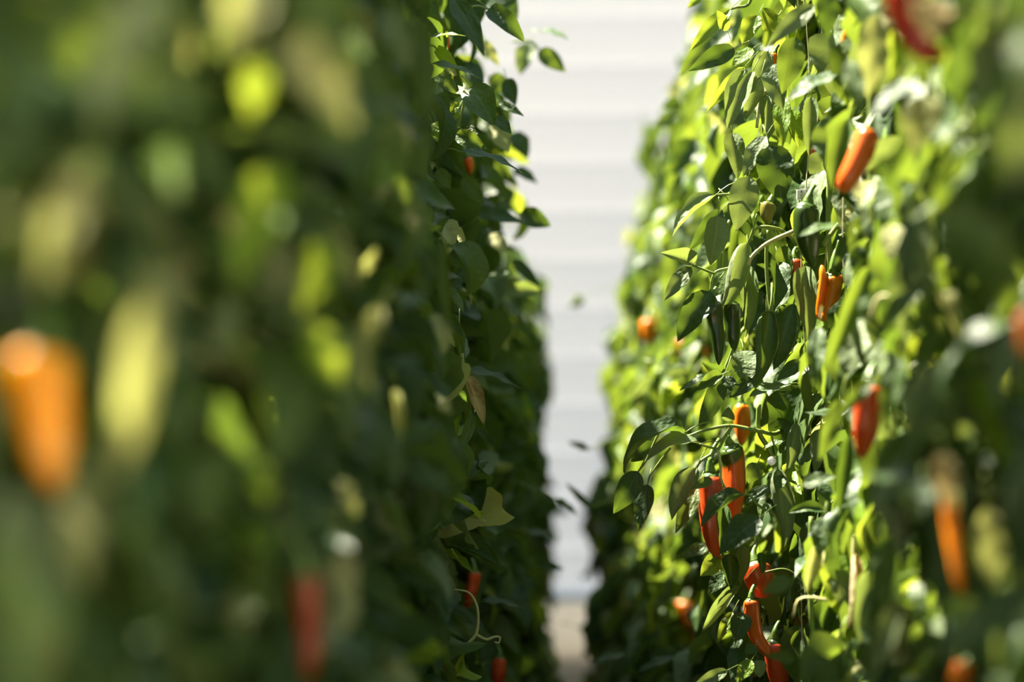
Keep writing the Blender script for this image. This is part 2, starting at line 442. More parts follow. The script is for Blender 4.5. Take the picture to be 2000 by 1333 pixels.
# ---- hero leaves read off the photograph: base px, tip px, distance, width px, shape, colour
HERO = [
 # right row, upper spray
 (1463,344,1437,452,4.0,56,'flat','pale'), (1398,381,1313,463,4.0,30,'cup','pale'), (1411,410,1346,489,4.06,34,'flat','dark'),
 (1402,422,1387,519,4.0,48,'broad','pale'), (1357,518,1290,494,3.98,22,'folded','pale'), (1350,522,1296,588,3.98,32,'flat','pale'),
 (1388,570,1323,668,3.97,54,'broad','dark'), (1461,474,1405,614,4.0,40,'rolled','pale'), (1460,516,1456,660,4.02,28,'folded','pale'),
 (1517,512,1510,608,4.0,28,'folded','dark'), (1533,480,1536,560,4.03,26,'folded','mid'), (1574,520,1581,670,3.95,36,'folded','pale'),
 (1503,608,1473,757,3.95,42,'rolled','mid'), (1550,594,1510,724,3.97,50,'rolled','dark'), (1503,285,1527,397,3.9,72,'broad','dark'),
 (1496,266,1451,346,3.92,38,'flat','pale'), (1564,706,1516,744,3.92,26,'flat','dark'), (1533,545,1500,640,4.1,40,'flat','pale'),
 (1425,395,1470,470,4.08,40,'cup','dark'), (1440,545,1480,575,4.1,40,'flat','mid'),(1420,530,1395,580,4.05,36,'flat','mid'),
 (1500,430,1530,520,4.1,44,'flat','dark'), (1480,350,1440,395,4.1,26,'flat','mid'),
 # sprig above the orange pepper
 (1412,729,1370,707,4.0,16,'folded','dark'), (1410,731,1327,764,3.98,18,'flat','mid'), (1412,733,1361,762,3.96,22,'folded','mid'),
 (1412,738,1363,842,3.97,38,'flat','dark'), (1452,685,1456,752,4.05,50,'broad','pale'), (1472,741,1424,778,3.97,26,'flat','dark'),
 (1535,752,1463,776,3.95,20,'flat','mid'), (1415,736,1440,772,3.99,26,'flat','dark'),
 # long sprig reaching into the aisle
 (1337,846,1222,928,3.96,31,'hook','dark'), (1366,868,1264,901,3.94,30,'arch','pale'), (1247,921,1198,1004,3.94,46,'flat','dark'),
 (1265,947,1247,1038,3.95,34,'flat','dark'), (1285,872,1232,902,3.99,30,'arch','dark'), (1360,914,1312,1017,3.93,46,'cup','pale'),
 (1361,952,1319,1043,3.97,32,'flat','mid'), (1424,823,1423,795,3.97,24,'broad','pale'), (1391,936,1350,956,3.88,18,'flat','mid'),
 (1452,967,1369,1031,3.86,22,'folded','dark'), (1484,1012,1405,1084,3.85,58,'broad','dark'), (1412,985,1408,1088,3.92,22,'folded','dark'),
 (1519,915,1532,1070,3.9,42,'rolled','pale'), (1557,827,1534,928,3.92,28,'rolled','pale'), (1602,838,1590,928,3.9,30,'rolled','pale'),
 (1611,1000,1540,1003,3.75,22,'arch','dark'), (1567,945,1632,932,3.5,28,'flat','mid'), (1536,861,1489,878,3.94,14,'flat','mid'),
 (1408,1090,1368,1126,3.98,38,'broad','lime'), (1412,1078,1378,1092,3.97,20,'flat','pale'), (1387,1066,1326,1090,4.2,26,'flat','mid'),
 (1530,930,1500,965,3.9,34,'flat','mid'), (1480,905,1462,945,4.0,34,'flat','mid'), (1500,950,1455,985,3.95,20,'flat','dark'),
 # below
 (1421,1116,1383,1161,3.97,30,'flat','dark'), (1425,1082,1427,1152,3.96,26,'folded','dark'), (1452,1066,1445,1142,3.95,28,'flat','mid'),
 (1444,1146,1371,1236,3.95,20,'folded','pale'), (1431,1196,1400,1258,3.98,22,'flat','lime'), (1452,1198,1436,1258,3.93,32,'flat','dark'),
 (1446,1248,1434,1345,3.92,34,'flat','dark'), (1485,1080,1488,1124,3.86,14,'folded','mid'), (1546,1133,1489,1160,3.3,34,'flat','mid'),
 (1553,1288,1494,1282,3.4,20,'flat','mid'), (1583,1222,1578,1292,3.9,22,'folded','pale'), (1475,1262,1455,1278,3.8,18,'flat','dark'),
 (1420,1310,1350,1345,3.9,24,'flat','pale'), (1468,1290,1440,1335,3.9,30,'flat','lime'),(1480,1290,1484,1325,3.9,30,'broad','pale'),
 (1225,1280,1155,1298,4.9,14,'flat','dark'), (1320,1285,1245,1315,4.7,18,'flat','dark'),
 # top of the right row
 (1427,18,1348,99,4.1,32,'flat','lime'), (1434,94,1344,139,4.05,34,'flat','dark'), (1454,131,1381,218,4.0,24,'flat','lime'),
 (1590,10,1499,90,3.6,38,'flat','pale'), (1554,72,1527,184,3.8,52,'flat','mid'), (1640,143,1539,196,3.5,30,'flat','dark'),
 (1612,-15,1618,76,3.3,44,'flat','dark'), (1470,140,1420,252,4.0,38,'folded','pale'), (1500,185,1493,282,4.0,30,'folded','pale'),
 (1485,150,1455,236,4.0,34,'cup','pale'), (1527,188,1527,292,3.95,30,'flat','lime'), (1584,188,1580,306,3.9,30,'cup','pale'),
 (1430,260,1440,352,4.05,30,'folded','pale'), (1657,232,1625,372,3.4,44,'cup','mid'), (1420,60,1400,20,4.1,26,'flat','lime'),
 (1480,30,1450,90,4.1,38,'broad','lime'), (1470,95,1430,130,4.1,30,'flat','lime'), (1500,100,1470,170,4.05,38,'broad','pale'),
 (1510,125,1530,215,3.95,46,'broad','pale'), (1520,30,1490,60,4.1,36,'flat','lime'), (1545,215,1560,290,4.0,28,'folded','lime'),
 (1360,272,1313,342,5.4,50,'broad','dark'), (1330,200,1292,210,5.8,22,'flat','dark'), (1325,222,1276,250,5.6,26,'flat','mid'),
 (1372,-10,1342,16,4.4,16,'flat','lime'), (1390,70,1325,150,5.0,34,'flat','mid'),
 # right foreground
 (1718,25,1694,192,3.1,60,'flat','yellow'), (1812,185,1784,302,2.6,80,'flat','yellow'), (1792,153,1698,232,2.8,26,'flat','dark'),
 (1658,118,1687,232,3.0,36,'flat','mid'), (1697,355,1680,404,3.3,34,'broad','yellow'), (1745,60,1735,160,3.0,30,'folded','lime'),
 (1930,990,1935,1165,2.4,60,'flat','yellow'), (1745,440,1738,510,2.9,36,'flat','yellow'), (1960,1130,1945,1330,2.2,40,'folded','pale'),
 (1840,570,1870,660,2.7,30,'folded','yellow'), (1830,420,2010,590,2.0,110,'broad','mid'), (1800,940,1790,1020,2.4,60,'broad','dark'),
 (1700,520,1620,720,3.2,40,'cup','mid'), (1760,700,1725,840,2.9,46,'flat','mid'), (1600,640,1590,760,3.4,34,'flat','mid'),
 (1640,780,1600,900,3.3,34,'flat','mid'), (1660,850,1640,1010,3.3,34,'cup','dark'), (1700,430,1655,480,3.4,30,'flat','mid'),
 (1640,440,1560,462,3.5,20,'flat','mid'), (1675,480,1690,560,3.3,40,'flat','dark'), (1665,450,1630,520,3.5,24,'flat','dark'),
 (1740,1060,1720,1200,2.8,40,'flat','mid'), (2005,1150,1830,1290,1.9,90,'flat','dark'),
 (1760,1195,1700,1333,2.6,34,'folded','pale'), (1600,1060,1575,1160,3.5,30,'cup','yellow'), (1610,1010,1600,1090,3.5,40,'flat','dark'),
 (1850,1180,1960,1240,2.3,60,'flat','lime'), (1575,1290,1640,1345,3.0,60,'broad','mid'),
 # left row, sharp strip beside the aisle
 (955,18,1024,82,4.2,34,'arch','dark'), (884,-5,946,110,3.8,38,'flat','dark'), (1056,60,1111,79,5.0,16,'flat','dark'),
 (1053,97,1105,141,5.0,34,'flat','mid'), (1036,84,1016,147,5.3,40,'broad','pale'), (851,143,892,184,4.0,34,'broad','mid'),
 (920,170,966,245,4.0,52,'broad','mid'), (966,228,999,262,4.05,26,'flat','dark'), (890,263,950,291,4.0,34,'broad','mid'),
 (900,296,1022,339,4.1,28,'flat','dark'), (842,125,946,159,3.9,24,'flat','mid'), (838,74,912,71,3.9,16,'flat','pale'),
 (850,90,896,137,3.95,24,'flat','lime'), (975,202,1024,228,4.3,18,'flat','dark'), (990,153,1007,208,4.6,28,'flat','dark'),
 (962,-10,1010,40,4.8,60,'broad','dark'), (962,242,994,299,4.6,32,'flat','yellow'), (925,414,1022,437,4.6,34,'flat','dark'),
 (1016,417,1076,442,4.8,40,'broad','dark'), (962,560,1064,570,4.9,36,'broad','pale'), (910,723,1021,763,4.3,22,'flat','dark'),
 (1002,508,1055,563,5.0,24,'flat','dark'), (1005,330,1050,360,5.2,20,'flat','dark'), (1000,260,1030,310,5.2,40,'broad','dark'),
 (1048,960,1090,988,5.0,16,'flat','dark'), (1085,975,1130,1012,5.2,14,'flat','dark'), (1030,1038,1094,1058,5.0,18,'flat','dark'),
 (1045,1098,1102,1113,5.2,18,'flat','dark'), (968,1052,1018,1060,4.6,30,'broad','dark'), (1150,879,1108,864,5.6,14,'flat','dark'),
 (1152,992,1104,944,5.4,14,'flat','dark'), (1136,582,1112,600,7.0,14,'folded','dark'), (1704,738,1624,832,2.95,26,'flat','mid'), (940,1175,1028,1191,4.4,16,'flat','dark'), (870,1074,926,1123,4.1,18,'flat','lime'),
 (995,1120,990,1180,4.8,22,'flat','mid'), (845,240,870,290,4.0,30,'broad','lime'), (855,330,880,370,4.0,26,'flat','mid'),
 (900,250,945,262,4.0,16,'flat','dark'), (880,220,905,195,4.0,16,'flat','lime'), (860,180,870,225,4.1,30,'flat','mid'),
 (905,345,945,400,4.4,30,'flat','mid'), (880,450,905,492,4.1,14,'folded','yellow'), (860,570,905,612,4.0,12,'folded','pale'),
 (925,810,895,890,3.95,20,'flat','mid'), (955,150,1000,180,4.9,34,'flat','mid'), (940,80,975,130,4.9,24,'flat','yellow'),
 (955,460,995,495,4.9,26,'flat','yellow'),
 # left foreground, far out of focus; yellow blades stand in for sunlit spots
 (175,320,70,575,1.45,66,'flat','yellow'), (285,590,235,940,1.45,70,'flat','yellow'), (150,950,165,1150,1.5,60,'flat','yellow'),
 (565,70,690,250,1.7,90,'broad','yellow'), (500,-40,440,110,1.6,90,'broad','yellow'), (330,-30,190,260,1.4,110,'broad','pale'),
 (10,960,60,1130,1.35,70,'flat','pale'), (60,1080,110,1280,1.45,70,'flat','pale'), (60,80,10,330,1.35,80,'flat','dark'),
 (540,330,460,560,1.8,100,'broad','lime'), (640,470,590,610,2.0,60,'flat','lime'), (500,120,490,230,1.75,60,'flat','lime'),
 (460,590,430,700,1.8,50,'flat','pale'), (745,600,700,700,2.4,44,'flat','yellow'), (690,650,720,760,2.3,30,'flat','yellow'),
 (780,240,800,300,2.6,24,'flat','yellow'), (795,410,815,460,2.8,20,'flat','yellow'), (700,60,690,140,2.0,40,'flat','lime'),
 (770,760,780,880,2.8,18,'folded','yellow'), (860,780,880,810,3.1,24,'flat','yellow'), (550,760,570,880,2.0,50,'flat','pale'),
 (660,940,700,1010,2.4,40,'flat','yellow'), (700,540,740,480,2.6,20,'flat','yellow'), (490,890,520,1000,1.9,40,'flat','lime'),
 (820,30,840,260,2.7,44,'flat','mid'), (760,20,800,140,2.4,60,'broad','pale'), (600,640,660,760,2.0,80,'broad','lime'),
 (430,880,400,1040,1.8,90,'flat','mid'), (760,1110,860,1160,2.9,40,'broad','dark'), (720,1190,790,1230,2.6,50,'broad','dark'),
 (690,1170,680,1220,2.5,26,'flat','lime'), (860,470,880,650,3.1,40,'cup','mid'), (820,480,850,560,2.9,40,'broad','dark'),
 (10,420,40,490,1.3,24,'folded','yellow'), (330,290,345,390,1.6,26,'folded','lime'),
]
heroes = []
for h in HERO:
    bx, by, tx, ty, d, wpx, sh, colr = h
    dd = random.uniform(-0.03, 0.03)
    B = at(bx, by, d + dd * 0.5); T = at(tx, ty, d - abs(dd))
    ln = math.hypot(tx - bx, ty - by)
    sp = SHAPES[sh]
    eff = sp[2]
    if sh == 'rolled': eff *= 0.42
    elif sh == 'folded': eff *= 0.80
    elif sh == 'cup': eff *= 0.80
    wid = (wpx / ln) / eff
    toc = Vector((0, 0, CAM_H)) - B; toc.normalize()
    nrm = toc + Vector((random.uniform(-0.35, 0.35), random.uniform(-0.3, 0.3), 0.35 + random.uniform(-0.3, 0.3)))
    if wpx / ln < 0.30 and abs(tx - bx) > abs(ty - by):       # leaf seen nearly edge-on: its face looks up
        nrm = toc * 0.35 + Vector((0, 0, 1)) ; wid *= 1.6
    p = plant_for((B + T) / 2)
    o = bpy.data.objects.new('leaf', LEAFMESH[sh, colr])
    link(o)
    o.parent = p['o']
    o.matrix_parent_inverse = Matrix.Translation(-p['o'].location)
    o.matrix_basis = leaf_matrix(B, T, nrm, wid, 0.75)
    p['n'] += 1
    heroes.append((bx, by, tx, ty, d, wpx * 0.5, colr, (B + T) / 2))

# ------------------------------------------------------------------ peppers
# name it by look; spine px points, distance, half width px, colour, options
PEPPERS = [
 dict(sp=[(1424,868),(1432,900),(1434,950),(1428,1010),(1424,1050)], d=4.06, r=26, c=ORED, cap=0.17, lab='long orange-red pepper with a green shoulder, behind its slimmer twin'),
 dict(sp=[(1388,924),(1390,970),(1389,1020),(1397,1065),(1405,1108)], d=3.97, r=26, c=RED, lab='long slim red pepper hanging in front of the green-shouldered one'),
 dict(sp=[(1447,788),(1449,820),(1450,850),(1448,872)], d=4.35, r=18, c=ORANGE, lab='small plain orange pepper just above the long red pair'),
 dict(sp=[(1474,1098),(1479,1120),(1488,1145),(1492,1168)], d=4.0, r=30, c=RED, blunt=1, lab='stubby red pepper with dark green crown below the long pair'),
 dict(sp=[(1468,1168),(1469,1205),(1478,1245),(1494,1270),(1502,1284)], d=3.97, r=16, c=ORED, blunt=1, lab='curved banana-shaped orange-red pepper under the stubby one'),
 dict(sp=[(1514,1248),(1516,1290),(1522,1330),(1528,1370)], d=4.1, r=25, c=RED, lab='red pepper cut by the bottom edge, beside the banana-shaped one'),
 dict(sp=[(1627,532),(1627,560),(1622,590),(1614,612),(1606,622),(1600,610),(1603,580),(1607,545),(1605,518)], d=3.86, r=19, c=ORANGE, hook=1, lab='orange pepper whose tip hooks back up in a loop'),
 dict(sp=[(1578,396),(1573,430),(1578,470),(1588,522)], d=3.8, r=28, c=GREEN, green=1, lab='big dark green pepper below the square white clip'),
 dict(sp=[(1698,250),(1685,292),(1664,336),(1642,376)], d=3.25, r=25, c=ORED, blunt=1, lab='bright orange-red pepper slanting across the upper right foliage'),
 dict(sp=[(1698,750),(1696,795),(1690,845),(1682,898)], d=3.1, r=30, c=RED, lab='plump red pepper half covered by a leaf, middle right'),
 dict(sp=[(1592,178),(1597,205),(1594,228),(1588,248)], d=4.15, r=13, c=ORED, peep=1, lab='narrow orange pepper between hanging leaves near the top'),
 dict(sp=[(1664,50),(1656,75),(1648,100),(1646,116)], d=3.6, r=13, c=ORANGE, peep=1, lab='thin orange pepper high on the right above the slanting one'),
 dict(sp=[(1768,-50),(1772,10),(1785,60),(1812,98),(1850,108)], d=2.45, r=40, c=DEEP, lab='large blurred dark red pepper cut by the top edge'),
 dict(sp=[(1850,960),(1858,1020),(1868,1090),(1876,1165)], d=2.35, r=17, c=(0.95, 0.30, 0.01), lab='long blurred orange pepper low in the right foreground'),
 dict(sp=[(2016,600),(2020,660),(2018,710)], d=2.1, r=34, c=(0.50, 0.13, 0.015), blunt=1, lab='blurred orange-red pepper cut by the right edge'),
 dict(sp=[(1888,1300),(1876,1325),(1868,1350)], d=2.5, r=24, c=ORANGE, blunt=1, lab='small blurred orange pepper at the lower right corner'),
 dict(sp=[(1552,505),(1556,525),(1560,548)], d=4.15, r=14, c=RED, peep=1, lab='red pepper peeping out beside the big dark green one'),
 dict(sp=[(1618,840),(1622,870),(1624,905)], d=4.2, r=12, c=RED, peep=1, lab='red pepper glimpsed between stems beside the rolled leaves'),
 dict(sp=[(1586,285),(1590,315),(1598,350)], d=4.15, r=12, c=RED, peep=1, lab='slender red pepper behind stems above the square white clip'),
 dict(sp=[(1700,245),(1712,270),(1708,300)], d=3.6, r=12, c=ORED, peep=1, lab='little orange pepper tucked behind the slanting one'),
 dict(sp=[(1340,1172),(1337,1195),(1340,1225)], d=6.6, r=17, c=ORANGE, blunt=1, lab='round orange pepper out of focus low beside the aisle'),
 dict(sp=[(1366,1195),(1364,1222),(1358,1262)], d=6.5, r=14, c=ORED, peep=1, lab='out of focus reddish pepper touching the round orange one'),
 dict(sp=[(1267,622),(1267,645),(1266,672)], d=6.8, r=16, c=ORANGE, blunt=1, lab='soft orange pepper out of focus beside the aisle at mid height'),
 dict(sp=[(1333,660),(1333,680),(1330,700)], d=6.2, r=13, c=RED, lab='small out of focus red pepper behind the dark hanging leaf'),
 dict(sp=[(1382,672),(1386,692),(1384,715)], d=5.6, r=12, c=ORED, peep=1, lab='dim orange pepper behind the two green peppers'),
 dict(sp=[(1393,588),(1397,630),(1403,670),(1404,714)], d=3.97, r=17, c=GREEN, green=1, lab='long dark green pepper hanging beside the dark flat leaf'),
 dict(sp=[(1426,588),(1430,625),(1433,660),(1434,688)], d=4.0, r=18, c=GREEN, green=1, lab='shorter green pepper beside the long dark green one'),
 dict(sp=[(1504,395),(1498,415),(1500,440)], d=4.05, r=15, c=(0.16, 0.15, 0.02), green=1, lab='small pale green pepper under the large dark leaf'),
 dict(sp=[(1512,105),(1508,120),(1505,142)], d=4.1, r=12, c=ORANGE, peep=1, lab='pale orange pepper tip among bright leaves at the top'),
 dict(sp=[(84,670),(76,750),(90,850),(106,960)], d=1.55, r=62, c=(1.0, 0.40, 0.01), lab='large blurred orange pepper at the left edge'),
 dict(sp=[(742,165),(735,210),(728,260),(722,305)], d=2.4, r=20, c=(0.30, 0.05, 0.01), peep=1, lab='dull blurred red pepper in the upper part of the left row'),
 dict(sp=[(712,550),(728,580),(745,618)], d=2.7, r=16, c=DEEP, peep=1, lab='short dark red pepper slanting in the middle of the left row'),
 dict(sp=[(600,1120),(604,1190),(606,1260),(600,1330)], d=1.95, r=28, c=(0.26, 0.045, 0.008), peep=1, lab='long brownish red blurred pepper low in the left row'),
 dict(sp=[(926,1115),(924,1140),(918,1165),(912,1190)], d=4.6, r=14, c=RED, peep=1, lab='shaded red pepper behind the dry curled tendril'),
 dict(sp=[(976,1284),(974,1315),(970,1350)], d=4.8, r=15, c=RED, peep=1, lab='shaded red pepper at the bottom edge beside the aisle'),
 dict(sp=[(852,45),(864,65),(876,97)], d=4.2, r=12, c=ORED, lab='orange-red pepper at the top of the left row under a dark leaf'),
 dict(sp=[(912,305),(916,320),(918,342)], d=4.5, r=10, c=ORED, peep=1, lab='tiny orange spot of a pepper in the upper left row'),
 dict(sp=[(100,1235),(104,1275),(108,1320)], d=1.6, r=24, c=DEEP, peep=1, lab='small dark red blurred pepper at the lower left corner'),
]

def make_pepper(P, i):
    rs = random.Random(100 + i)
    d = P['d']
    ctrl = [at(x, y, d + 0.004 * math.sin(k * 1.7 + i)) for k, (x, y) in enumerate(P['sp'])]
    pts = spline(ctrl, 5)
    n = len(pts)
    Rm = P['r'] / FPX * d
    # resample by length and close the ends
    seg = [0.0]
    for a, b in zip(pts, pts[1:]): seg.append(seg[-1] + (b - a).length)
    tot = seg[-1]
    nu, nv = (44 if P.get('hook') else 22), 20
    ts = [0.5 * (1 - math.cos(math.pi * k / nu)) for k in range(nu + 1)]
    def pos(t):
        s = t * tot
        for k in range(1, n):
            if seg[k] >= s or k == n - 1:
                f = (s - seg[k - 1]) / max(1e-9, seg[k] - seg[k - 1])
                return pts[k - 1].lerp(pts[k], min(1.0, f))
    verts, faces, ripe = [], [], []
    nl = rs.choice((3, 3, 4)); ph = rs.uniform(0, 6.28)
    blunt = P.get('blunt'); hook = P.get('hook')
    sh0 = min(0.26, Rm * 0.8 / tot)
    for t in ts:
        p = pos(t)
        tg = (pos(min(1, t + 0.03)) - pos(max(0, t - 0.03))).normalized()
        a = tg.cross(Vector((0.05, 1, 0.1))).normalized(); b = tg.cross(a)
        if t < sh0: r = 0.32 + 0.68 * math.sqrt(max(0, 1 - (1 - t / sh0) ** 2))
        elif hook: r = 1.0 - 0.62 * min(1, (t - sh0) / 0.45) if t < 0.9 else 0.38 * math.sqrt(max(0, 1 - ((t - 0.9) / 0.1) ** 2))
        elif blunt: r = (1.0 - 0.22 * (t - sh0)) * math.sqrt(max(0, 1 - max(0, (t - 0.72) / 0.28) ** 2.2))
        else: r = (1.0 - 0.30 * ((t - sh0) / (1 - sh0)) ** 1.3) * max(0, 1 - max(0, (t - 0.5) / 0.5) ** 2.0) ** 0.62
        r *= Rm
        dent = 1 + 0.05 * math.sin(t * 9 + ph) * (1 - t)
        for k in range(nv):
            th = 2 * math.pi * k / nv
            g = abs(math.cos(nl * 0.5 * (th + ph + 0.5 * t)))
            lob = 1 - 0.24 * (1 - g) ** 3 * (1 - 0.6 * t) + 0.03 * math.sin(2 * th + 5 * t + ph)
            q = p + (a * math.cos(th) + b * math.sin(th)) * (r * lob * dent)
            if t < sh0 * 0.5: q = q + tg * (Rm * 0.22 * (1 - t / (sh0 * 0.5)))       # dimple round the crown
            verts.append(q)
            if P.get('green'): ripe.append(1.0)
            elif P.get('cap'):
                ripe.append(min(1.0, max(0.0, 0.5 + (t - P['cap'] * (1.0 + 0.55 * math.cos(th - 2.6))) * 6)))
            else: ripe.append(min(1.0, 0.62 + t * 4))
    for u in range(nu):
        for k in range(nv):
            k2 = (k + 1) % nv
            faces.append((u * nv + k, u * nv + k2, (u + 1) * nv + k2, (u + 1) * nv + k))
    faces.append(tuple(range(nv - 1, -1, -1))); faces.append(tuple(nu * nv + k for k in range(nv)))
    root = empty('pepper', ctrl[-1])
    me = mesh_from('pepper_body', verts, faces, [fruit_mat(P['c'])])
    at_ = me.attributes.new('ripe', 'FLOAT', 'POINT'); at_.data.foreach_set('value', ripe)
    child('body', me, root)
    # crown: lobed green cap sitting in the dimple
    t0 = (pos(0.06) - pos(0)).normalized()
    a = t0.cross(Vector((0.05, 1, 0.1))).normalized(); b = t0.cross(a)
    cv, cf = [], []
    rings = [(0.0, -0.16), (0.2, -0.15), (0.42, -0.05), (0.60, 0.10), (0.66, 0.20)]
    m = 18
    for q, (rr, hh) in enumerate(rings):
        for k in range(m):
            th = 2 * math.pi * k / m
            e = 1 + (0.16 * math.cos(6 * th) if q >= 3 else 0)
            cv.append(ctrl[0] + (a * math.cos(th) + b * math.sin(th)) * (Rm * max(0.02, rr) * e) + t0 * (Rm * (hh + 0.06)))
    for q in range(len(rings) - 1):
        for k in range(m):
            k2 = (k + 1) % m
            cf.append((q * m + k, q * m + k2, (q + 1) * m + k2, (q + 1) * m + k))
    cal = child('calyx', mesh_from('calyx', cv, cf, [M_CALYX]), root)
    # curved stalk up into the plant
    back = Vector((0.5 * (1 if ctrl[0].x > 0 else -1), 0.7, 0.6)).normalized()
    top = ctrl[0] - t0 * (Rm * 0.1)
    sl = max(0.020, min(0.032, Rm * 1.8)) * (1.0 if i in (1, 6) else 0.5)
    sp = spline([top + t0 * (Rm * 0.1), top - t0 * (sl * 0.5), top - t0 * (sl * 0.9) + back * sl * 0.4, top - t0 * sl + back * sl * 1.1], 4)
    rad = [max(0.0028, Rm * 0.30 * (1 - k / (len(sp) - 1)) ** 2 + 0.0030) for k in range(len(sp))]
    v, f = tube(sp, rad, 8)
    child('stalk', mesh_from('stalk', v, f, [M_STALK]), root)
    tag(root, P['lab'], 'pepper', 'peppers hanging on the plants')
    return root

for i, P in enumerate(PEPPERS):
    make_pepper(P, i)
    s = P['sp']
    pr_, pc_ = (0.1, 'peep') if P.get('peep') else (P['r'] + 4, 'fruit')
    for k in range(len(s) - 1):
        heroes.append((s[k][0], s[k][1], s[k + 1][0], s[k + 1][1], P['d'], pr_, pc_, (at(*s[k], P['d']) + at(*s[k + 1], P['d'])) / 2))

# ------------------------------------------------------------------ hero twigs
def twig(name, px, d, r0, r1, mat, label=None):
    pts = spline([at(x, y, d + (dd[0] if dd else 0)) for x, y, *dd in px], 6)
    n = len(pts)
    v, f = tube(pts, [r0 + (r1 - r0) * k / (n - 1) for k in range(n)], 7)
    mid = pts[n // 2]
    p = plant_for(mid)
    o = child(name, mesh_from(name, v, f, [mat]), p['o'])
    if label: o['label'] = label
    return o

TW = [
 ([(1560,800,0.12),(1520,845,0.05),(1480,842),(1425,832),(1373,842),(1341,852),(1310,842)], 3.97, 0.0042, 0.0018, M_STEM),
 ([(1430,832),(1415,855),(1401,880),(1370,900),(1358,918)], 3.95, 0.0030, 0.0022, M_STEM),
 ([(1403,880),(1408,915),(1407,935),(1416,952),(1428,975)], 3.93, 0.0026, 0.0014, M_STEM_PALE),
 ([(1403,878),(1385,874),(1366,868)], 3.95, 0.0024, 0.0018, M_STEM),
 ([(1341,852),(1300,834),(1285,850),(1262,900),(1247,921)], 3.97, 0.0022, 0.0016, M_STEM),
 ([(1310,875),(1290,900),(1270,930),(1265,948)], 3.96, 0.0018, 0.0014, M_STEM),
 ([(1482,790),(1482,842),(1500,875),(1512,905)], 3.98, 0.0042, 0.0040, M_STEM),
 ([(1550,452),(1500,475),(1470,500),(1462,520)], 3.96, 0.0040, 0.0026, M_STEM_PALE),
 ([(1555,470,0.05),(1520,448),(1480,445),(1462,475)], 3.98, 0.0034, 0.0022, M_STEM),
 ([(1460,520),(1420,525),(1395,535),(1387,570)], 4.0, 0.0028, 0.0020, M_STEM),
 ([(1395,535),(1370,525),(1352,518)], 3.99, 0.0022, 0.0016, M_STEM),
 ([(1480,385),(1425,380),(1398,381)], 4.02, 0.0024, 0.0018, M_STEM),
 ([(1425,430),(1415,470),(1410,520)], 4.03, 0.0028, 0.0024, M_STEM),
 ([(1500,450),(1497,500),(1500,560),(1508,620)], 4.05, 0.0034, 0.0034, M_STEM),
 ([(1412,729),(1425,700),(1440,660),(1455,640,0.05)], 4.0, 0.0030, 0.0034, M_STEM),
 ([(1510,1010),(1495,985),(1488,1012),(1480,1040),(1478,1060)], 3.9, 0.0030, 0.0022, M_STEM),
 ([(1500,1000),(1478,985),(1465,968),(1452,966)], 3.9, 0.0026, 0.0018, M_STEM),
 ([(1495,1118),(1530,1112),(1555,1125),(1575,1155)], 3.95, 0.0016, 0.0014, M_STEM),
 ([(1585,1010),(1582,1100),(1585,1200),(1590,1300)], 3.7, 0.0040, 0.0045, M_STEM),
 ([(1672,1045),(1668,1110),(1662,1180),(1650,1235)], 3.5, 0.0060, 0.0035, M_STEM_PALE),
 ([(1640,470),(1632,500),(1624,530)], 3.84, 0.0030, 0.0045, M_STALK),
 ([(1660,410),(1625,455),(1608,480)], 3.8, 0.0036, 0.0040, M_STEM),
 ([(1470,-10),(1460,10),(1440,14),(1427,18)], 4.1, 0.0030, 0.0020, M_STEM),
 ([(1520,185),(1495,180),(1484,200),(1478,250)], 4.0, 0.0032, 0.0026, M_STEM_PALE),
 # left side
 ([(888,1152),(915,1158),(930,1180),(934,1210),(930,1238),(918,1255),(905,1270)], 4.0, 0.0014, 0.0034, M_STEM_PALE),
 ([(930,1240),(950,1250),(965,1245),(976,1246),(974,1256),(966,1255)], 4.0, 0.0026, 0.0014, M_STEM_PALE),
 ([(903,690),(908,731),(918,755),(922,790)], 3.98, 0.0018, 0.0016, M_STEM_PALE),
 ([(898,600),(898,680),(906,730)], 4.02, 0.0010, 0.0010, M_STEM),
 ([(870,290),(890,255),(903,215),(908,190)], 4.02, 0.0028, 0.0020, M_STEM),
 ([(905,22),(930,12),(955,18)], 4.2, 0.0026, 0.0018, M_STEM),
 ([(1000,82),(1022,80),(1040,82),(1053,96)], 5.0, 0.0026, 0.0018, M_STEM),
]
TW += [
 ([(1260,840,0.3),(1200,858,0.1),(1150,879)], 5.6, 0.0026, 0.0016, M_STEM),
 ([(1270,960,0.3),(1200,975,0.1),(1152,992)], 5.4, 0.0026, 0.0016, M_STEM),
 ([(1000,940,0.2),(1030,950,0.1),(1048,960),(1085,975)], 5.0, 0.0026, 0.0016, M_STEM),
 ([(985,1030,0.2),(1010,1034,0.1),(1030,1038)], 5.0, 0.0026, 0.0016, M_STEM),
 ([(1220,560,0.2),(1180,565),(1136,582)], 7.0, 0.0012, 0.0010, M_STEM),
]
for t in TW: twig('twig', *t)

